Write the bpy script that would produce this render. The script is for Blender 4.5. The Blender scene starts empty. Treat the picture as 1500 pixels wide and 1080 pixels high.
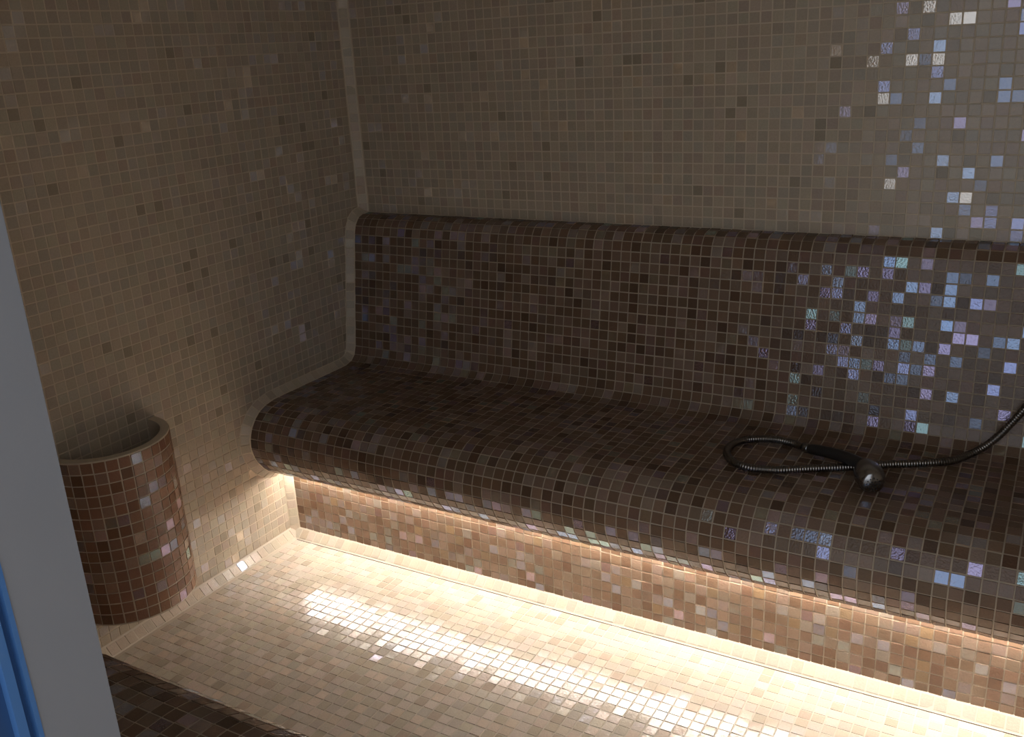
import bpy, math, random
import numpy as np
from mathutils import Matrix, Vector

random.seed(7)
rng = np.random.default_rng(7)
S = bpy.context.scene
COL = S.collection
U = 0.0265                      # mosaic pitch in metres; all layout below is in tile pitches

# ------------------------------------------------------------------ camera
CAM = np.array([71.12, -86.5, 50.48])
ROT = np.array([[0.86432036, 0.11781405, -0.48894802],
                [0.50015286, -0.30358115, 0.81097818],
                [-0.05289078, -0.9454937, -0.32131641]])   # columns: right, down, forward
FPX = 1394.46
cam_d = bpy.data.cameras.new('camera')
cam_d.sensor_width = 36.0
cam_d.lens = FPX / 1500.0 * 36.0
cam_d.clip_start = 0.02
cam = bpy.data.objects.new('camera', cam_d)
COL.objects.link(cam)
mw = Matrix.Identity(4)
for i in range(3):
    mw[i][0] = ROT[i, 0]; mw[i][1] = -ROT[i, 1]; mw[i][2] = -ROT[i, 2]; mw[i][3] = CAM[i] * U
cam.matrix_world = mw
S.camera = cam

# ------------------------------------------------------------------ world (even cool daylight outside the doorway)
wd = bpy.data.worlds.new('daylight')
S.world = wd
wd.use_nodes = True
bg = wd.node_tree.nodes['Background']
bg.inputs[0].default_value = (0.94, 0.98, 1.04, 1)
bg.inputs[1].default_value = 1.14
LED_STRENGTH = 70.0
LED_COLOR = (1.0, 0.93, 0.85)

S.view_settings.view_transform = 'Standard'
S.view_settings.look = 'None'
S.view_settings.gamma = 1.0
S.view_settings.use_curve_mapping = False
S.view_settings.exposure = 0.0

# ------------------------------------------------------------------ materials
def new_mat(name):
    m = bpy.data.materials.new(name); m.use_nodes = True
    nt = m.node_tree; nt.nodes.clear()
    out = nt.nodes.new('ShaderNodeOutputMaterial')
    return m, nt, out

def principled(nt, **kw):
    b = nt.nodes.new('ShaderNodeBsdfPrincipled')
    for k, v in kw.items():
        b.inputs[k.replace('_', ' ')].default_value = v
    return b

def tile_material(name, rough, relief, spec=0.5):
    """glazed glass tile: 'tone' carries each tile's own body colour, its alpha the share of pearl glaze;
    'pearl' the colour of that glaze"""
    m, nt, out = new_mat(name)
    L = nt.links.new
    at = nt.nodes.new('ShaderNodeAttribute'); at.attribute_name = 'tone'
    ap = nt.nodes.new('ShaderNodeAttribute'); ap.attribute_name = 'pearl'
    tc = nt.nodes.new('ShaderNodeTexCoord')
    geo = nt.nodes.new('ShaderNodeNewGeometry')
    nz = nt.nodes.new('ShaderNodeTexNoise'); nz.inputs['Scale'].default_value = 260; nz.inputs['Detail'].default_value = 2
    L(geo.outputs['Position'], nz.inputs['Vector'])
    mp = nt.nodes.new('ShaderNodeMapRange'); mp.inputs[3].default_value = 0.86; mp.inputs[4].default_value = 1.1
    L(nz.outputs[0], mp.inputs[0])
    mul = nt.nodes.new('ShaderNodeVectorMath'); mul.operation = 'SCALE'
    L(at.outputs['Color'], mul.inputs[0]); L(mp.outputs[0], mul.inputs['Scale'])
    bump = nt.nodes.new('ShaderNodeBump'); bump.inputs['Strength'].default_value = relief; bump.inputs['Distance'].default_value = 0.0012
    L(nz.outputs[0], bump.inputs['Height'])
    b = principled(nt, Roughness=rough)
    b.inputs['Specular IOR Level'].default_value = spec
    L(mul.outputs[0], b.inputs['Base Color']); L(bump.outputs[0], b.inputs['Normal'])
    g = nt.nodes.new('ShaderNodeBsdfGlossy'); g.inputs['Roughness'].default_value = 0.13
    L(ap.outputs['Color'], g.inputs['Color']); L(bump.outputs[0], g.inputs['Normal'])
    mx = nt.nodes.new('ShaderNodeMixShader')
    L(at.outputs['Alpha'], mx.inputs[0]); L(b.outputs[0], mx.inputs[1]); L(g.outputs[0], mx.inputs[2])
    L(mx.outputs[0], out.inputs[0])
    return m

def grout_material(name, col):
    m, nt, out = new_mat(name); L = nt.links.new
    geo = nt.nodes.new('ShaderNodeNewGeometry')
    nz = nt.nodes.new('ShaderNodeTexNoise'); nz.inputs['Scale'].default_value = 9; nz.inputs['Detail'].default_value = 5
    L(geo.outputs['Position'], nz.inputs['Vector'])
    cr = nt.nodes.new('ShaderNodeMixRGB')
    cr.inputs[1].default_value = (col[0]*.86, col[1]*.85, col[2]*.83, 1); cr.inputs[2].default_value = (*[min(1, c*1.1) for c in col], 1)
    L(nz.outputs[0], cr.inputs[0])
    n2 = nt.nodes.new('ShaderNodeTexNoise'); n2.inputs['Scale'].default_value = 900
    L(geo.outputs['Position'], n2.inputs['Vector'])
    bump = nt.nodes.new('ShaderNodeBump'); bump.inputs['Strength'].default_value = 0.25; bump.inputs['Distance'].default_value = 0.0006
    L(n2.outputs[0], bump.inputs['Height'])
    b = principled(nt, Roughness=0.75)
    L(cr.outputs[0], b.inputs['Base Color']); L(bump.outputs[0], b.inputs['Normal'])
    L(b.outputs[0], out.inputs[0])
    return m

def simple_mat(name, col, rough=0.5, metal=0.0, noise=0.06, scale=30):
    m, nt, out = new_mat(name); L = nt.links.new
    geo = nt.nodes.new('ShaderNodeNewGeometry')
    nz = nt.nodes.new('ShaderNodeTexNoise'); nz.inputs['Scale'].default_value = scale; nz.inputs['Detail'].default_value = 4
    L(geo.outputs['Position'], nz.inputs['Vector'])
    cr = nt.nodes.new('ShaderNodeMixRGB')
    cr.inputs[1].default_value = (*[c*(1-noise) for c in col], 1); cr.inputs[2].default_value = (*[min(1, c*(1+noise)) for c in col], 1)
    L(nz.outputs[0], cr.inputs[0])
    b = principled(nt, Roughness=rough, Metallic=metal)
    L(cr.outputs[0], b.inputs['Base Color']); L(b.outputs[0], out.inputs[0])
    return m

def mosaic_surface_mat(name, tile, grout):
    """unseen walls: same mosaic as a procedural surface"""
    m, nt, out = new_mat(name); L = nt.links.new
    geo = nt.nodes.new('ShaderNodeNewGeometry')
    sep = nt.nodes.new('ShaderNodeSeparateXYZ'); L(geo.outputs['Position'], sep.inputs[0])
    add = nt.nodes.new('ShaderNodeMath'); add.operation = 'ADD'; L(sep.outputs[0], add.inputs[0]); L(sep.outputs[1], add.inputs[1])
    cmb = nt.nodes.new('ShaderNodeCombineXYZ'); L(add.outputs[0], cmb.inputs[0]); L(sep.outputs[2], cmb.inputs[1])
    br = nt.nodes.new('ShaderNodeTexBrick'); br.offset = 0.0
    br.inputs['Scale'].default_value = 1.0
    br.inputs['Brick Width'].default_value = U; br.inputs['Row Height'].default_value = U
    br.inputs['Mortar Size'].default_value = U * 0.05
    br.inputs['Color1'].default_value = (*tile, 1); br.inputs['Color2'].default_value = (*[c*.8 for c in tile], 1)
    br.inputs['Mortar'].default_value = (*grout, 1)
    L(cmb.outputs[0], br.inputs['Vector'])
    b = principled(nt, Roughness=0.35); L(br.outputs[0], b.inputs['Base Color']); L(b.outputs[0], out.inputs[0])
    return m

M_TILE = tile_material('glazed_wall_mosaic', 0.30, 0.35, 0.42)
M_TILE_B = tile_material('glazed_bench_mosaic', 0.24, 0.6, 0.36)
M_TILE_F = tile_material('glazed_floor_mosaic', 0.13, 0.25)
def edge_material():
    m, nt, out = new_mat('unglazed_tile_edge'); L = nt.links.new
    at = nt.nodes.new('ShaderNodeAttribute'); at.attribute_name = 'tone'
    b = principled(nt, Roughness=0.7)
    b.inputs['Specular IOR Level'].default_value = 0.15
    L(at.outputs['Color'], b.inputs['Base Color']); L(b.outputs[0], out.inputs[0])
    return m
M_EDGE = edge_material()
M_GROUT = grout_material('beige_grout', (0.64, 0.55, 0.425))
M_GROUT_B = grout_material('bench_grout', (0.45, 0.37, 0.28))
M_GROUT_F = grout_material('floor_grout', (0.66, 0.58, 0.47))
M_WALLSURF = mosaic_surface_mat('beige_mosaic_surface', (0.55, 0.46, 0.345), (0.62, 0.53, 0.41))
M_PLASTER = simple_mat('ceiling_plaster', (0.7, 0.64, 0.55), 0.8)
M_FRAME = simple_mat('grey_powder_coat', (0.235, 0.237, 0.25), 0.45, 0.0, 0.05, 14)
M_BLUE = simple_mat('blue_anodised', (0.075, 0.20, 0.46), 0.35, 0.2)
M_BLUED = simple_mat('dark_blue_seal', (0.02, 0.065, 0.17), 0.5)
M_HALL = simple_mat('hall_screed', (0.30, 0.30, 0.31), 0.6)
M_CHROME = simple_mat('dull_dark_chrome', (0.34, 0.345, 0.355), 0.24, 1.0, 0.05, 200)
M_HANDLE = simple_mat('black_plastic', (0.022, 0.020, 0.019), 0.38)
M_NOZZLE = simple_mat('nozzle_rubber', (0.02, 0.02, 0.02), 0.6)
M_GAP_SHADE = simple_mat('painted_gap_shade', (0.10, 0.075, 0.055), 0.8)
M_ALU = simple_mat('led_channel_aluminium', (0.55, 0.54, 0.52), 0.4, 0.9)

def hose_material():
    m, nt, out = new_mat('ribbed_metal_hose'); L = nt.links.new
    b = principled(nt, Roughness=0.28, Metallic=1.0)
    b.inputs['Base Color'].default_value = (0.20, 0.185, 0.17, 1)
    L(b.outputs[0], out.inputs[0])
    return m
M_HOSE = hose_material()

m, nt, out = new_mat('warm_led_diffuser')
em = nt.nodes.new('ShaderNodeEmission'); em.inputs[0].default_value = (*LED_COLOR, 1); em.inputs[1].default_value = LED_STRENGTH
nt.links.new(em.outputs[0], out.inputs[0])
M_LED = m

# ------------------------------------------------------------------ object helpers
def tag(o, label=None, cat=None, group=None, kind=None):
    if label: o['label'] = label
    if cat: o['category'] = cat
    if group: o['group'] = group
    if kind: o['kind'] = kind
    return o

def link(o, parent=None, local=None):
    COL.objects.link(o)
    if parent is not None:
        o.parent = parent
    if local is not None:
        o.matrix_local = local
    return o

def mesh_obj(name, verts, faces, mat, parent=None, smooth=False, origin=(0, 0, 0)):
    """verts in tile pitches, world layout; origin = parent's world position in tile pitches"""
    me = bpy.data.meshes.new(name)
    v = (np.asarray(verts, float) - np.asarray(origin, float)) * U
    me.from_pydata(v.tolist(), [], [list(map(int, f)) for f in faces])
    me.materials.append(mat)
    if smooth:
        me.polygons.foreach_set('use_smooth', [True] * len(me.polygons))
    me.update()
    o = bpy.data.objects.new(name, me)
    return link(o, parent)

def empty(name, loc):
    o = bpy.data.objects.new(name, None)
    o.empty_display_size = 0.05
    o.location = [c * U for c in loc]
    return link(o)

def box_vf(x0, x1, y0, y1, z0, z1):
    v = [(x0, y0, z0), (x1, y0, z0), (x1, y1, z0), (x0, y1, z0), (x0, y0, z1), (x1, y0, z1), (x1, y1, z1), (x0, y1, z1)]
    f = [(3, 2, 1, 0), (4, 5, 6, 7), (0, 1, 5, 4), (1, 2, 6, 5), (2, 3, 7, 6), (3, 0, 4, 7)]
    return v, f

def boxes(name, lst, mat, parent=None, origin=(0, 0, 0)):
    V, F = [], []
    for b in lst:
        v, f = box_vf(*b); n = len(V)
        V += v; F += [tuple(i + n for i in q) for q in f]
    return mesh_obj(name, V, F, mat, parent, origin=origin)

# ------------------------------------------------------------------ mosaic machinery
TV = []
for z, h in ((-0.06, 0.447), (0.020, 0.447), (0.034, 0.432)):
    TV += [(-h, -h, z), (h, -h, z), (h, h, z), (-h, h, z)]
TV = np.array(TV)
TF = []
for a, b in ((0, 4), (4, 8)):
    for i in range(4):
        j = (i + 1) % 4
        TF.append((a + i, a + j, b + j, b + i))
TF.append((8, 9, 10, 11))
TF = np.array(TF)
TMI = np.array([1] * 8 + [0], np.int32)

def jit(c, s, warm=0.0):
    k = 1 + random.uniform(-s, s)
    return [max(0.004, c[0] * k * (1 + random.uniform(-warm, warm))), c[1] * k, max(0.004, c[2] * k * (1 + random.uniform(-warm, warm)))]

PEARLS = [(0.36, 0.58, 1.0), (0.46, 0.66, 1.0), (0.58, 0.80, 1.0), (0.62, 0.58, 1.0), (0.95, 0.92, 0.88), (0.42, 0.54, 1.0), (0.40, 0.62, 1.0), (0.50, 0.86, 0.92)]
def palette(kinds, n, pearl_share, pearl_amt, base_gloss=0.0):
    out = []
    tot = sum(w for w, _ in kinds)
    for i in range(n):
        r = random.uniform(0, tot)
        for w, c in kinds:
            r -= w
            if r <= 0: break
        t = jit(c, 0.09, 0.05)
        if i < n * pearl_share:
            a = random.uniform(*pearl_amt)
            out.append(([c / (1 - a) for c in t], a, random.choice(PEARLS)))
        else:
            out.append((t, base_gloss, (0.8, 0.85, 1.0)))
    return out

PAL_WALL = palette([(6, (0.47, 0.395, 0.30)), (3, (0.435, 0.36, 0.27)), (1.0, (0.355, 0.285, 0.207)), (0.8, (0.445, 0.355, 0.28))], 40, 0.14, (0.12, 0.42), 0.015)
PAL_BENCH = palette([(4, (0.166, 0.103, 0.065)), (2.5, (0.208, 0.138, 0.095)), (2, (0.108, 0.062, 0.038)), (1.3, (0.19, 0.110, 0.078)), (0.8, (0.255, 0.18, 0.13))], 56, 0.30, (0.08, 0.42), 0.004)
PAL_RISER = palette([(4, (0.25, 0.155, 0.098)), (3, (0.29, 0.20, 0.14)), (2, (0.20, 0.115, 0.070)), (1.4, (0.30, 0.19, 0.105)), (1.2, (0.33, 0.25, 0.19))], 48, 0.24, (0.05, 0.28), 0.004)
PAL_BASIN = palette([(4, (0.29, 0.150, 0.086)), (2, (0.33, 0.195, 0.13)), (2, (0.22, 0.105, 0.056))], 40, 0.2, (0.06, 0.4), 0.015)
PAL_FLOOR = palette([(5, (0.68, 0.585, 0.475)), (3, (0.62, 0.525, 0.415)), (1, (0.57, 0.47, 0.37))], 32, 0.1, (0.05, 0.18), 0.02)
PAL_TRIM = palette([(5, (0.55, 0.46, 0.35)), (2, (0.49, 0.405, 0.305))], 24, 0.0, (0.1, 0.3), 0.0)
PAL_TRIM_FLOOR = palette([(5, (0.60, 0.505, 0.395)), (2, (0.54, 0.45, 0.345))], 24, 0.12, (0.1, 0.3), 0.01)

_tile_mesh = {}
def tile_mesh(fam, k, pal, mat, su, sv):
    key = (fam, k, round(su, 2), round(sv, 2))
    if key in _tile_mesh: return _tile_mesh[key]
    me = bpy.data.meshes.new('tile')
    me.from_pydata((TV * np.array([su, sv, 1]) * U).tolist(), [], TF.tolist())
    me.materials.append(mat); me.materials.append(M_EDGE)
    me.polygons.foreach_set('material_index', TMI)
    set_attr(me, [pal[k]], 12)
    me.update()
    _tile_mesh[key] = me
    return me

def set_attr(me, entries, per):
    n = len(entries)
    tone = np.empty((n, 4), np.float32); pearl = np.ones((n, 4), np.float32)
    for i, (t, a, p) in enumerate(entries):
        tone[i, :3] = t; tone[i, 3] = a; pearl[i, :3] = p
    for nm, arr in (('tone', tone), ('pearl', pearl)):
        at = me.attributes.new(nm, 'FLOAT_COLOR', 'POINT')
        at.data.foreach_set('color', np.repeat(arr, per, axis=0).ravel())

def project(P):
    c = (P - CAM) @ ROT
    z = np.maximum(c[:, 2], 1e-6)
    return 750 + FPX * c[:, 0] / z, 540 + FPX * c[:, 1] / z, c[:, 2]

def frame(n, u):
    n = np.asarray(n, float); n = n / np.linalg.norm(n, axis=-1, keepdims=True)
    u = np.asarray(u, float); u = u - n * (n * u).sum(-1, keepdims=True); u = u / np.linalg.norm(u, axis=-1, keepdims=True)
    v = np.cross(n, u)
    return u, v, n

class Mosaic:
    """gathers tile placements (centre, in-plane direction, normal) in tile pitches"""
    def __init__(self): self.c, self.u, self.n, self.s, self.key = [], [], [], [], []
    def add(self, c, u, n, su=1.0, sv=1.0, key=None):
        self.c.append(c); self.u.append(u); self.n.append(n); self.s.append((su, sv)); self.key.append(key)

def lay(mo, fam, pal, mat, parents, root, root_loc=(0, 0, 0), limit=300, tilt=0.016, visible=None, stuff_parent=None, fix=None):
    """single tiles (largest in view) as objects under parents[key]; the rest one joined part"""
    n = len(mo.c)
    C_ = np.array(mo.c, float); u, v, nn = frame(np.array(mo.n, float), np.array(mo.u, float))
    sc = np.array(mo.s, float)
    # handmade unevenness: tilt, twist and depth of each tile
    a = rng.normal(0, tilt, (n, 1)); b = rng.normal(0, tilt, (n, 1)); w = rng.normal(0, 0.006, (n, 1))
    nn2 = nn + a * u + b * v
    u2 = u + w * v
    u, v, nn = frame(nn2, u2)
    C_ = C_ + nn * rng.uniform(-0.006, 0.008, (n, 1)) + u * rng.normal(0, 0.007, (n, 1)) + v * rng.normal(0, 0.007, (n, 1))
    idx = rng.integers(0, len(PAL_BENCH) if fix else len(pal), n)
    if fix: fix(C_, idx)
    px, py, dz = project(C_)
    d = C_ - CAM
    dist = np.linalg.norm(d, axis=1)
    cosv = -(d * nn).sum(1) / dist
    area = sc[:, 0] * sc[:, 1] * np.maximum(cosv, 0) / dist ** 2
    inside = (px > 8) & (px < 1492) & (py > 8) & (py < 1072) & (dz > 0) & (px > (py - 270) * 0.216 + 10)
    if visible is not None: inside &= visible(C_, px, py)
    area = np.where(inside, area, 0)
    order = np.argsort(-area)
    pick = [i for i in order[:limit] if area[i] > 0]
    pickset = np.zeros(n, bool); pickset[pick] = True
    for i in pick:
        me = tile_mesh(fam, int(idx[i]), pal, mat, sc[i, 0], sc[i, 1])
        o = bpy.data.objects.new('tile', me)
        M = Matrix.Identity(4)
        p = (C_[i] - np.array(root_loc)) * U
        for r in range(3):
            M[r][0] = u[i, r]; M[r][1] = v[i, r]; M[r][2] = nn[i, r]; M[r][3] = p[r]
        link(o, parents if not isinstance(parents, dict) else parents[mo.key[i]])
        o.matrix_local = M
    rest = np.where(~pickset)[0]
    if len(rest):
        T = TV[None] * np.c_[sc[rest], np.ones(len(rest))][:, None, :]
        V = C_[rest][:, None] + T[..., 0:1] * u[rest][:, None] + T[..., 1:2] * v[rest][:, None] + T[..., 2:3] * nn[rest][:, None]
        V = (V - np.array(root_loc)) * U
        F = (TF[None] + (np.arange(len(rest)) * 12)[:, None, None]).reshape(-1, 4)
        me = bpy.data.meshes.new('mosaic_tiles')
        me.vertices.add(len(rest) * 12); me.vertices.foreach_set('co', V.astype(np.float32).ravel())
        me.loops.add(F.size); me.loops.foreach_set('vertex_index', F.astype(np.int32).ravel())
        me.polygons.add(len(F)); me.polygons.foreach_set('loop_start', np.arange(0, F.size, 4, dtype=np.int32))
        me.update(calc_edges=True)
        me.materials.append(mat); me.materials.append(M_EDGE)
        me.polygons.foreach_set('material_index', np.tile(TMI, len(rest)))
        me.polygons.foreach_set('use_smooth', np.zeros(len(F), bool))
        set_attr(me, [pal[k] for k in idx[rest]], 12)
        o = bpy.data.objects.new('mosaic_tiles', me)
        o['kind'] = 'stuff'
        link(o, stuff_parent or root)

# ------------------------------------------------------------------ room measures (tile pitches)
XR, YF, ZC = 100.0, -71.2, 88.0       # right wall, front wall inner face, ceiling
YR = -17.5                            # bench riser plane
DX0, DX1, DZ1 = 46.0, 82.0, 79.0      # doorway

def smooth_curve(pts, step=0.1):
    P = np.array(pts, float)
    P = np.vstack([2 * P[0] - P[1], P, 2 * P[-1] - P[-2]])
    out = []
    for i in range(1, len(P) - 2):
        n = max(2, int(np.linalg.norm(P[i + 1] - P[i]) / step))
        t = np.linspace(0, 1, n, endpoint=False)[:, None]
        # centripetal-ish: plain Catmull-Rom
        out.append(0.5 * (2 * P[i] + (P[i + 1] - P[i - 1]) * t + (2 * P[i - 1] - 5 * P[i] + 4 * P[i + 1] - P[i + 2]) * t ** 2 + (-P[i - 1] + 3 * P[i] - 3 * P[i + 1] + P[i + 2]) * t ** 3))
    out.append(P[-2][None])
    return np.vstack(out)

def resample(C, n):
    d = np.r_[0, np.cumsum(np.linalg.norm(np.diff(C, axis=0), axis=1))]
    s = np.linspace(0, d[-1], n + 1)
    return np.c_[np.interp(s, d, C[:, 0]), np.interp(s, d, C[:, 1])]

def bulge(C, a, b, nrm):
    # how far the curved bed rises above the flat back of a tile laid from a to b
    t = b - a; L2 = np.dot(t, t)
    s_ = ((C - a) @ t) / L2
    near = (s_ > 0) & (s_ < 1) & (np.linalg.norm(C - (a + b) / 2, axis=1) < 1)
    return max(0.0, float(((C[near] - a) @ nrm).max())) if near.any() else 0.0

def length(C): return np.linalg.norm(np.diff(C, axis=0), axis=1).sum()

PROFILE = [(0.0, 33.05), (-0.9, 33.0), (-1.75, 32.8), (-2.4, 32.2), (-2.75, 31.4), (-2.95, 30.4), (-3.55, 26.5), (-4.15, 22.7), (-4.68, 19.3), (-4.9, 18.1), (-5.35, 17.15), (-6.3, 16.6), (-7.6, 16.5),
           (-10.5, 16.5), (-14.0, 16.5), (-17.6, 16.5), (-19.3, 16.4), (-20.8, 15.95), (-22.0, 14.95), (-22.65, 13.6), (-22.7, 12.2), (-22.2, 10.8), (-21.2, 9.5), (-20.1, 8.75), (-19.0, 8.45)]
CURVE = smooth_curve(PROFILE)

def extrude_profile(name, C, x0, x1, mat, parent, origin, flip=False):
    n = len(C)
    V = [(x0, y, z) for y, z in C] + [(x1, y, z) for y, z in C]
    F = [(i, i + 1, n + i + 1, n + i) for i in range(n - 1)]
    if flip: F = [f[::-1] for f in F]
    return mesh_obj(name, V, F, mat, parent, smooth=True, origin=origin)

# ------------------------------------------------------------------ structure: walls, floor, ceiling
def slab(name, b, mat, label=None):
    o = boxes(name, [b], mat)
    tag(o, label, None, None, 'structure')
    return o

wall_back = slab('wall_back', (-4, XR + 4, 0, 4, -4, ZC + 2), M_GROUT, 'beige mosaic tiled back wall above the long bench')
wall_left = slab('wall_left', (-4, 0, YF - 2.3, 0, -4, ZC + 2), M_GROUT, 'beige mosaic tiled left wall with the half-round housing')
wall_right = slab('wall_right', (XR, XR + 4, YF - 2.3, 0, -4, ZC + 2), M_WALLSURF, 'beige mosaic right wall outside the photograph')
floor = slab('floor', (0, XR, YF - 2.3, 0, -4, 0), M_GROUT_F, 'cream mosaic floor between the benches')
ceiling = slab('ceiling', (0, XR, YF - 2.3, 0, ZC, ZC + 2), M_PLASTER, 'plain ceiling outside the photograph')
wf = boxes('wall_front', [(0, DX0 - 1.6, YF - 2.3, YF, 0, ZC), (DX1 + 1.6, XR, YF - 2.3, YF, 0, ZC), (DX0 - 1.6, DX1 + 1.6, YF - 2.3, YF, DZ1 + 1.6, ZC)], M_WALLSURF)
tag(wf, 'beige mosaic front wall around the doorway', None, None, 'structure')
slab('floor_hall', (-60, 160, -190, YF - 2.3, -4, -0.3), M_HALL, 'grey floor outside the doorway')

# back wall mosaic: rows above the backrest
mo = Mosaic()
for i in range(int(ZC - 33.6)):
    for j in range(int(XR - 1)):
        mo.add((0.95 + 0.5 + j, 0.0, 33.12 + 0.5 + i), (1, 0, 0), (0, -1, 0))
lay(mo, 'wall', PAL_WALL, M_TILE, wall_back, wall_back, tilt=0.018)

# left wall mosaic, left out where the bench stands against it
poly = np.vstack([CURVE, [(-17.9, 8.5), (YR, 8.3), (YR, 0), (0, 0)]])
def in_poly(y, z):
    c = False; n = len(poly); j = n - 1
    for i in range(n):
        yi, zi = poly[i]; yj, zj = poly[j]
        if (zi > z) != (zj > z) and y < (yj - yi) * (z - zi) / (zj - zi) + yi: c = not c
        j = i
    return c
mo = Mosaic()
for i in range(int(ZC - 1)):
    for j in range(int(-YF) - 1):
        y, z = -0.95 - 0.5 - j, 0.95 + 0.5 + i
        if z < 34 and y > -24 and in_poly(y, z): continue
        mo.add((0.0, y, z), (0, -1, 0), (1, 0, 0))
def vis_left(P, px, py):
    behind = (np.hypot(P[:, 1] + 39.5, 0) < 6.2) & (P[:, 2] < 17.5) & (P[:, 2] > 1.5)
    return ~behind
lay(mo, 'wall', PAL_WALL, M_TILE, wall_left, wall_left, tilt=0.018, visible=vis_left)

# floor mosaic
mo = Mosaic()
for j in range(43):
    for i in range(int(XR - 2)):
        mo.add((1.3 + 0.5 + i, -18.75 - 0.5 - j, -0.006), (1, 0, 0), (0, 0, 1))
def vis_floor(P, px, py):
    return py < 955 + (px - 150) * 0.446 - 8
lay(mo, 'floor', PAL_FLOOR, M_TILE_F, floor, floor, tilt=0.017, visible=vis_floor)

# ------------------------------------------------------------------ long bench
B0 = (50.0, -11.0, 0.0)
bench = empty('tiled_bench', B0)
tag(bench, 'long brown mosaic bench with backrest and rounded seat edge along the back wall', 'bench')
# split the profile by arc length into backrest, seat and front roll
arc = np.r_[0, np.cumsum(np.linalg.norm(np.diff(CURVE, axis=0), axis=1))]
i1 = int(np.argmin(np.hypot(CURVE[:, 0] + 6.9, CURVE[:, 1] - 16.55)))
i2 = int(np.argmin(np.hypot(CURVE[:, 0] + 19.0, CURVE[:, 1] - 16.4)))
segs = {'backrest': CURVE[:i1 + 1], 'seat': CURVE[i1:i2 + 1], 'front_roll': CURVE[i2:]}
parts = {}
for nm, c in segs.items():
    parts[nm] = extrude_profile(nm, c, 0.0, XR, M_GROUT_B, bench, B0, flip=True)
parts['riser'] = boxes('riser', [(0, XR, YR, YR + 2.0, 0, 8.9)], M_GROUT_B, bench, B0)
boxes('underside', [(0, XR, YR - 2.0, YR, 8.75, 9.0)], M_GROUT_B, bench, B0)
mo = Mosaic()
NCOL = int(XR - 1.5)
for nm, c in segs.items():
    n = int(round(length(c)))
    q = resample(c, n)
    for r in range(n):
        a, b = q[r], q[r + 1]
        mid = (a + b) / 2; t = b - a
        nrm = np.array([-t[1], t[0]])          # (y,z) normal
        nrm = nrm / np.linalg.norm(nrm)
        if np.dot(nrm, (-0.4, 1)) < 0 and nm != 'front_roll': nrm = -nrm
        if nm == 'front_roll' and np.dot(nrm, mid - np.array([-19.2, 12.6])) < 0: nrm = -nrm
        sv = np.linalg.norm(t)
        off = 0.01 + 0.85 * bulge(c, a, b, nrm)
        for j in range(NCOL):
            mo.add((0.8 + 0.5 + j, mid[0] + nrm[0] * off, mid[1] + nrm[1] * off), (1, 0, 0), (0, nrm[0], nrm[1]), 1.0, sv, nm)
NBENCH = len(mo.c)
for r in range(8):
    for j in range(NCOL):
        mo.add((0.8 + 0.5 + j, YR, 0.62 + 0.5 + r), (1, 0, 0), (0, -1, 0), 1.0, 1.0, 'riser')
def vis_bench(P, px, py):
    hidden = (np.abs(P[:, 1] - YR) < 0.2) & (P[:, 2] > 6.9)
    return ~hidden
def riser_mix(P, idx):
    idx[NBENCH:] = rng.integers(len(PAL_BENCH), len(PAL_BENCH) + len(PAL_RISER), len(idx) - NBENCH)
lay(mo, 'bench', PAL_BENCH + PAL_RISER, M_TILE_B, parts, bench, B0, limit=300, tilt=0.020, visible=vis_bench, fix=riser_mix)

# ------------------------------------------------------------------ tiled trims in the inner corners (structure)
def strip_trim(name, path, normals, label, mat=M_GROUT, limit=300, width=1.0, pal=None):
    """45 degree cove strip: one row of tiles along path, grout bed below"""
    path = np.array(path, float); normals = np.array(normals, float)
    normals /= np.linalg.norm(normals, axis=1, keepdims=True)
    tang = np.gradient(path, axis=0); tang /= np.linalg.norm(tang, axis=1, keepdims=True)
    side = np.cross(normals, tang)
    w = width * 0.62
    V = np.vstack([path - side * w, path + side * w]); n = len(path)
    F = [(i, i + 1, n + i + 1, n + i) for i in range(n - 1)]
    o = mesh_obj(name, V, F, mat)
    # turn the bed's faces towards the room
    if np.dot(np.array(o.data.polygons[0].normal), normals[0]) < 0:
        o.data.flip_normals()
    tag(o, label, None, None, 'structure')
    seg = np.linalg.norm(np.diff(path, axis=0), axis=1); d = np.r_[0, np.cumsum(seg)]
    N = int(round(d[-1])); pitch = d[-1] / N
    mo = Mosaic()
    for k in range(N):
        s = (k + 0.5) * pitch
        c = [np.interp(s, d, path[:, a]) for a in range(3)]
        nn = [np.interp(s, d, normals[:, a]) for a in range(3)]
        tt = [np.interp(s, d, tang[:, a]) for a in range(3)]
        mo.add(c, tt, nn, pitch, width)
    lay(mo, 'trim_floor' if pal else 'trim', pal or PAL_TRIM, M_TILE, o, o, tilt=0.03, limit=limit)
    return o

K = 0.42
# corner between left and back wall
p = [(K, -K, z) for z in np.arange(33.2, ZC, 1.0)]
strip_trim('trim_1', p, [(1, -1, 0)] * len(p), 'pale upright tile strip in the corner above the bench')
# outline of the bench on the left wall
cc = CURVE[::4]
tg = np.gradient(cc, axis=0); nr = np.c_[-tg[:, 1], tg[:, 0]]; nr /= np.linalg.norm(nr, axis=1, keepdims=True)
if nr[len(nr) // 2, 1] < 0: nr = -nr
p = [(K, y + a * K, z + b * K) for (y, z), (a, b) in zip(cc, nr)]
strip_trim('trim_2', p, [(1, a, b) for a, b in nr], 'pale tile strip following the outline of the bench on the left wall')
# riser end against left wall
p = [(K, YR - K, z) for z in np.arange(0.3, 8.4, 0.5)]
strip_trim('trim_3', p, [(1, -1, 0)] * len(p), 'short upright pale tile strip under the bench edge beside the left wall')
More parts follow.
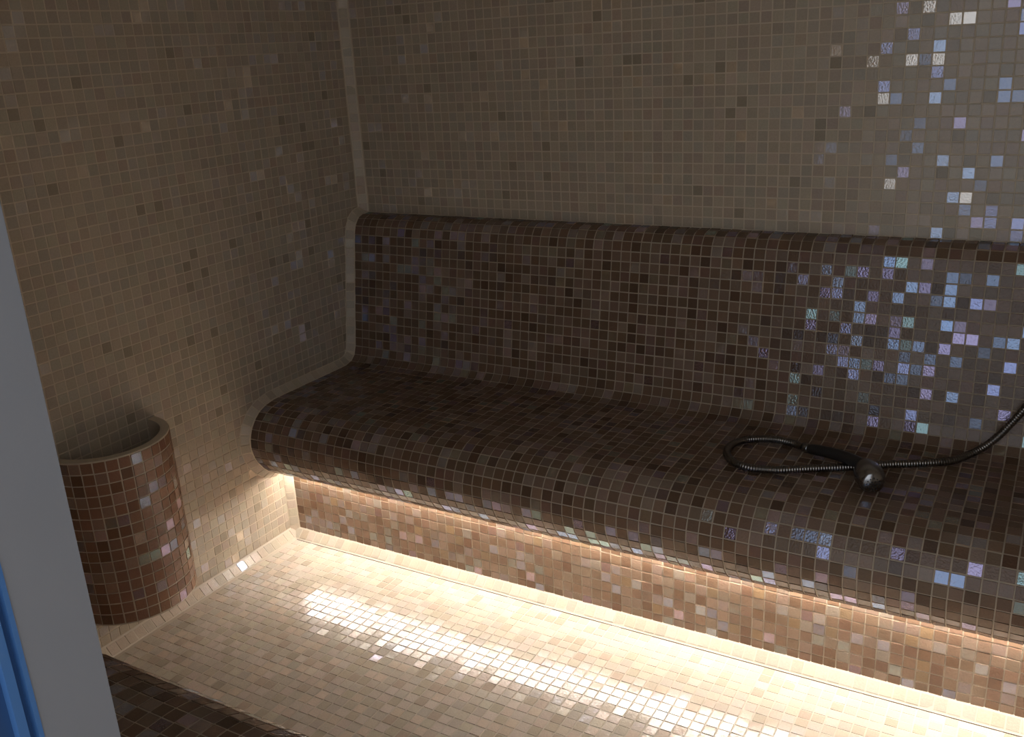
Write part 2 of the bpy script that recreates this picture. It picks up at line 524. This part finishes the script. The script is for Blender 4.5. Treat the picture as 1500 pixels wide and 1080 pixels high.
# floor against left wall
p = [(K + 0.1, y, K + 0.05) for y in np.arange(-17.7, YF + 10, -1.0)]
strip_trim('trim_4', p, [(1, 0, 0.9)] * len(p), 'pale tile strip between floor and left wall', M_GROUT_F, width=1.1, pal=PAL_TRIM_FLOOR)
# floor against the riser
p = [(x, YR - K - 0.12, K) for x in np.arange(0.35, XR, 1.0)]
t5 = strip_trim('trim_5', p, [(0, -0.85, 1)] * len(p), 'bright pale tile strip along the floor below the lit riser', M_GROUT_F, width=1.15, pal=PAL_TRIM_FLOOR)
boxes('gap_shade_strip', [(1.3, XR, -18.78, -18.70, -0.02, 0.045)], M_GAP_SHADE, t5)  # dark strip, its colour painted in as the shadow gap between trim and floor

# ------------------------------------------------------------------ LED strip under the seat edge
led = empty('led_strip', (50.0, YR - 0.7, 8.7))
tag(led, 'warm white led strip glowing under the bench edge', 'led strip')
LO = (50.0, YR - 0.7, 8.7)
def prism_x(name, prof, x0, x1, mat, parent, origin):
    n = len(prof)
    V = [(x0, y, z) for y, z in prof] + [(x1, y, z) for y, z in prof]
    F = [(i, n + i, n + (i + 1) % n, (i + 1) % n) for i in range(n)] + [tuple(range(n)), tuple(range(2 * n - 1, n - 1, -1))]
    return mesh_obj(name, V, F, mat, parent, origin=origin)
# flat channel under the seat edge with a half-round diffuser
prism_x('channel', [(YR - 0.12, 8.74), (YR - 0.88, 8.74), (YR - 0.88, 8.60), (YR - 0.80, 8.60), (YR - 0.80, 8.66), (YR - 0.20, 8.66), (YR - 0.20, 8.60), (YR - 0.12, 8.60)], 0.9, XR - 0.9, M_ALU, led, LO)
prism_x('diffuser', [(YR - 0.50 + 0.28 * math.cos(t), 8.66 - 0.26 * math.sin(t)) for t in np.linspace(0, math.pi, 9)], 1.0, XR - 1.0, M_LED, led, LO)

# ------------------------------------------------------------------ half-round housing on the left wall
HC, HR, HZ0, HZ1 = -38.5, 5.45, 4.2, 19.8
HO = (0.0, HC, HZ0)
hous = empty('steam_outlet_housing', HO)
tag(hous, 'half-round brown mosaic housing open at the top on the left wall', 'steam outlet')
def ring(R, z, n=40):
    return [(R * math.sin(math.pi * k / n), HC + R * math.cos(math.pi * k / n), z) for k in range(n + 1)]
n = 41
ro = HR - 0.0; ri = HR - 0.75
V = ring(ro, HZ0) + ring(ro, HZ1) + ring(ri, HZ1) + ring(ri, HZ0 + 1.2) + ring(ri, HZ0)
F = []
for a in range(3):
    for k in range(n - 1):
        F.append((a * n + k + 1, a * n + k, (a + 1) * n + k, (a + 1) * n + k + 1))
for k in range(n - 1):
    F.append((3 * n + k + 1, 3 * n + k, 4 * n + k, 4 * n + k + 1))
    F.append((4 * n + k + 1, 4 * n + k, k, k + 1))
shell = mesh_obj('shell', V, F, M_GROUT, hous, origin=HO)
V = ring(ri, HZ0 + 1.2) + [(0, HC, HZ0 + 1.2)]
mesh_obj('bottom_plate', V, [(k, k + 1, n) for k in range(n - 1)], M_GROUT_B, hous, origin=HO)
mo = Mosaic()
NC = 17
for r in range(15):
    for k in range(NC):
        th = math.pi * (k + 0.5) / NC
        nx, ny = math.sin(th), math.cos(th)
        mo.add((HR * nx, HC + HR * ny, HZ0 + 0.1 + (r + 0.5) * 1.027), (-ny, nx, 0), (nx, ny, 0), math.pi * HR / NC, 1.027)
lay(mo, 'housing', PAL_BASIN, M_TILE_B, shell, hous, HO, limit=300, tilt=0.016)

# ------------------------------------------------------------------ bench opposite, its rounded edge in the lower left corner
OY = -58.5; OX1 = 44.4
OPP = [(-71.2, 16.5), (-68.0, 16.5), (-64.5, 16.5), (-61.0, 16.5),
       (OY, 16.4), (OY + 1.55, 15.95), (OY + 2.75, 14.95), (OY + 3.4, 13.6), (OY + 3.45, 12.2), (OY + 2.95, 10.8), (OY + 1.95, 9.5), (OY + 0.85, 8.75), (OY - 0.25, 8.45)]
OC = smooth_curve(OPP)
O0 = (22.0, -63.0, 0.0)
opp = empty('tiled_bench', O0)
tag(opp, 'dark brown mosaic bench edge in the lower left corner beside the door frame', 'bench')
j2 = int(np.argmin(np.hypot(OC[:, 0] - OY, OC[:, 1] - 16.4)))
osegs = {'seat': OC[:j2 + 1], 'front_roll': OC[j2:]}
oparts = {}
for nm, c in osegs.items():
    oparts[nm] = extrude_profile(nm, c, 0.0, OX1, M_GROUT_B, opp, O0)
oparts['riser'] = boxes('riser', [(0, OX1, OY - 3.5, OY - 1.6, 0, 8.6)], M_GROUT_B, opp, O0)
endc = [tuple(q) for q in OC[::6]] + [(OY - 1.6, 8.45), (OY - 1.6, 0), (-71.2, 0)]
mesh_obj('end_panel', [(OX1, y, z) for y, z in endc], [tuple(range(len(endc)))], M_GROUT_B, opp, origin=O0)
mo = Mosaic()
for nm, c in osegs.items():
    n = int(round(length(c))); q = resample(c, n)
    for r in range(n):
        a, b = q[r], q[r + 1]; mid = (a + b) / 2; t = b - a
        nrm = np.array([-t[1], t[0]]) / np.linalg.norm(t)
        if np.dot(nrm, mid - np.array([OY - 0.05, 12.6])) < 0 and nm == 'front_roll': nrm = -nrm
        if np.dot(nrm, (0.4, 1)) < 0 and nm != 'front_roll': nrm = -nrm
        off = 0.01 + 0.85 * bulge(c, a, b, nrm)
        for j in range(int(OX1 - 0.2)):
            mo.add((0.1 + 0.5 + j, mid[0] + nrm[0] * off, mid[1] + nrm[1] * off), (1, 0, 0), (0, nrm[0], nrm[1]), 1.0, np.linalg.norm(t), nm)
for r in range(8):
    for j in range(int(OX1 - 0.2)):
        mo.add((0.1 + 0.5 + j, OY - 1.6, 0.1 + 0.5 + r), (1, 0, 0), (0, 1, 0), 1.0, 1.0, 'riser')
def vis_opp(P, px, py):
    return (P[:, 2] > 14.5) | (P[:, 1] > OY + 2)
lay(mo, 'opp', PAL_BENCH, M_TILE_B, oparts, opp, O0, limit=300, tilt=0.020, visible=vis_opp)

# ------------------------------------------------------------------ door frame
door = empty('door_1', (DX0, YF - 1.2, 0))
tag(door, 'grey door frame with blue ridged edge at the left of the picture', None, None, 'structure')
DO = (DX0, YF - 1.2, 0)
def jamb(x, sgn):
    boxes('jamb', [(min(x, x - sgn * 1.6), max(x, x - sgn * 1.6), YF - 2.35, YF + 0.05, 0, DZ1)], M_FRAME, door, DO)
    for y0, y1, dx, mt in ((-2.50, -2.35, 0.05, M_BLUE), (-2.73, -2.50, -0.22, M_BLUED), (-3.02, -2.73, 0.0, M_BLUE), (-3.5, -3.02, -0.3, M_BLUED)):
        xa, xb = x - sgn * 1.6, x + sgn * dx
        boxes('edge_profile', [(min(xa, xb), max(xa, xb), YF + y0, YF + y1, 0, DZ1)], mt, door, DO)
jamb(DX0, 1); jamb(DX1, -1)
boxes('header', [(DX0 - 1.6, DX1 + 1.6, YF - 3.5, YF + 0.05, DZ1, DZ1 + 1.6)], M_FRAME, door, DO)
boxes('threshold', [(DX0, DX1, YF - 2.35, YF + 0.05, 0, 0.35)], M_FRAME, door, DO)

# ------------------------------------------------------------------ hand shower on the seat
HS = (57.0, -12.5, 16.57)
shower = empty('hand_shower', HS)
tag(shower, 'dark hand shower with looped metal hose lying on the bench seat', 'hand shower')

def tube_pts(pts, n):
    P = np.array(pts, float)
    P = np.vstack([2 * P[0] - P[1], P, 2 * P[-1] - P[-2]])
    out = []
    for i in range(1, len(P) - 2):
        t = np.linspace(0, 1, n, endpoint=False)[:, None]
        out.append(0.5 * (2 * P[i] + (P[i + 1] - P[i - 1]) * t + (2 * P[i - 1] - 5 * P[i] + 4 * P[i + 1] - P[i + 2]) * t ** 2 + (-P[i - 1] + 3 * P[i] - 3 * P[i + 1] + P[i + 2]) * t ** 3))
    out.append(P[-2][None]); return np.vstack(out)

def sweep(name, path, radii, mat, parent, origin, seg=12, cap=True):
    path = np.array(path, float); n = len(path)
    T = np.gradient(path, axis=0); T /= np.linalg.norm(T, axis=1, keepdims=True)
    ref = np.array([0.0, 0.0, 1.0]) if abs(T[0][2]) < 0.9 else np.array([1.0, 0, 0])
    V = []; a = np.cross(T[0], ref); a /= np.linalg.norm(a)
    for i in range(n):
        a = a - T[i] * np.dot(a, T[i]); a /= np.linalg.norm(a); b = np.cross(T[i], a)
        for k in range(seg):
            th = 2 * math.pi * k / seg
            V.append(path[i] + radii[i] * (math.cos(th) * a + math.sin(th) * b))
    F = []
    for i in range(n - 1):
        for k in range(seg):
            k2 = (k + 1) % seg
            F.append((i * seg + k, i * seg + k2, (i + 1) * seg + k2, (i + 1) * seg + k))
    if cap:
        F.append(tuple(range(seg))[::-1]); F.append(tuple((n - 1) * seg + k for k in range(seg)))
    return mesh_obj(name, V, F, mat, parent, smooth=True, origin=origin)

hz = 16.93
hose = [(54.35, -11.1, 17.02), (52.96, -10.31, hz), (51.47, -9.98, hz), (50.13, -10.3, hz), (48.9, -11.1, hz), (48.2, -12.5, hz), (48.27, -14.2, hz), (49.03, -15.55, hz), (50.02, -16.25, hz), (51.3, -16.42, hz),
        (53.1, -15.95, hz), (54.53, -15.16, hz), (55.94, -14.35, hz), (57.6, -13.45, hz), (59.1, -12.55, hz), (60.6, -11.55, hz), (63.0, -10.25, hz), (64.4, -9.4, hz), (65.3, -8.6, hz), (66.19, -7.4, 17.05),
        (67.15, -6.5, 17.5), (68.07, -6.0, 18.4), (68.83, -5.75, 19.5), (69.75, -5.55, 21.0), (71.4, -5.2, 24.0), (73.0, -5.0, 27.2), (74.2, -5.4, 29.6), (74.5, -6.0, 30.6)]
hp = tube_pts(hose, 10)
dd = np.r_[0, np.cumsum(np.linalg.norm(np.diff(hp, axis=0), axis=1))]
N = 900
s = np.linspace(0, dd[-1], N)
hp = np.c_[[np.interp(s, dd, hp[:, a]) for a in range(3)]].T
sweep('hose', hp, [0.325 if (i // 2) % 2 else 0.285 for i in range(N)], M_HOSE, shower, HS, 10)

tail, elbow, face = np.array((54.25, -11.05, 17.03)), np.array((59.35, -14.35, 17.85)), np.array((60.55, -16.95, 17.55))
hn = 15
tt = np.linspace(0, 1, hn)
hpth = np.array([tail + (elbow - tail) * t + np.array((0.12, 0.16, 0.1)) * math.sin(math.pi * t) for t in tt])
sweep('handle', hpth, np.interp(tt, [0, .06, .12, .4, .75, 1], [.36, .44, .46, .48, .50, .46]), M_HANDLE, shower, HS, 16)
d0 = (tail - hose[1]) / np.linalg.norm(tail - np.array(hose[1]))
sweep('hose_nut', [tail + (np.array(hose[0]) - tail) * 0 - (elbow - tail) * k for k in (-0.03, 0.0, 0.03, 0.09)], [.40, .42, .42, .36], M_CHROME, shower, HS, 8)
hd = face - elbow
tt = np.linspace(0, 1, 18)
start = elbow - hd * 0.16
prof_r = np.interp(tt, [0, .08, .18, .34, .5, .66, .8, .9, .97, 1], [.34, .50, .66, .94, 1.08, 1.12, 1.08, .98, .84, .72])
sweep('shower_head', [start + (face - start) * t for t in tt], prof_r, M_CHROME, shower, HS, 24)
fd = hd / np.linalg.norm(hd)
ua = np.cross(fd, (0, 0, 1)); ua /= np.linalg.norm(ua); va = np.cross(ua, fd)
V, F = [], []
for R, cnt in ((0.0, 1), (0.25, 6), (0.5, 12)):
    for k in range(cnt):
        c = face + ua * R * math.cos(2 * math.pi * k / cnt) + va * R * math.sin(2 * math.pi * k / cnt)
        b = len(V)
        for q in range(6):
            V.append(c + 0.06 * (ua * math.cos(q * math.pi / 3) + va * math.sin(q * math.pi / 3)) - fd * 0.03)
        for q in range(6):
            V.append(c + 0.045 * (ua * math.cos(q * math.pi / 3) + va * math.sin(q * math.pi / 3)) + fd * 0.05)
        F += [(b + q, b + (q + 1) % 6, b + 6 + (q + 1) % 6, b + 6 + q) for q in range(6)] + [tuple(b + 6 + q for q in range(6))]
mesh_obj('spray_nozzles', V, F, M_NOZZLE, shower, origin=HS)
# wall elbow the hose is screwed to, just outside the picture
sweep('wall_outlet', [(74.5, -2.6, 31.0), (74.5, -3.2, 31.0), (74.5, -3.3, 31.0), (74.5, -5.2, 31.0), (74.5, -5.9, 30.9), (74.5, -6.0, 30.3)], [1.1, 1.1, .5, .5, .48, .42], M_CHROME, shower, HS, 16)
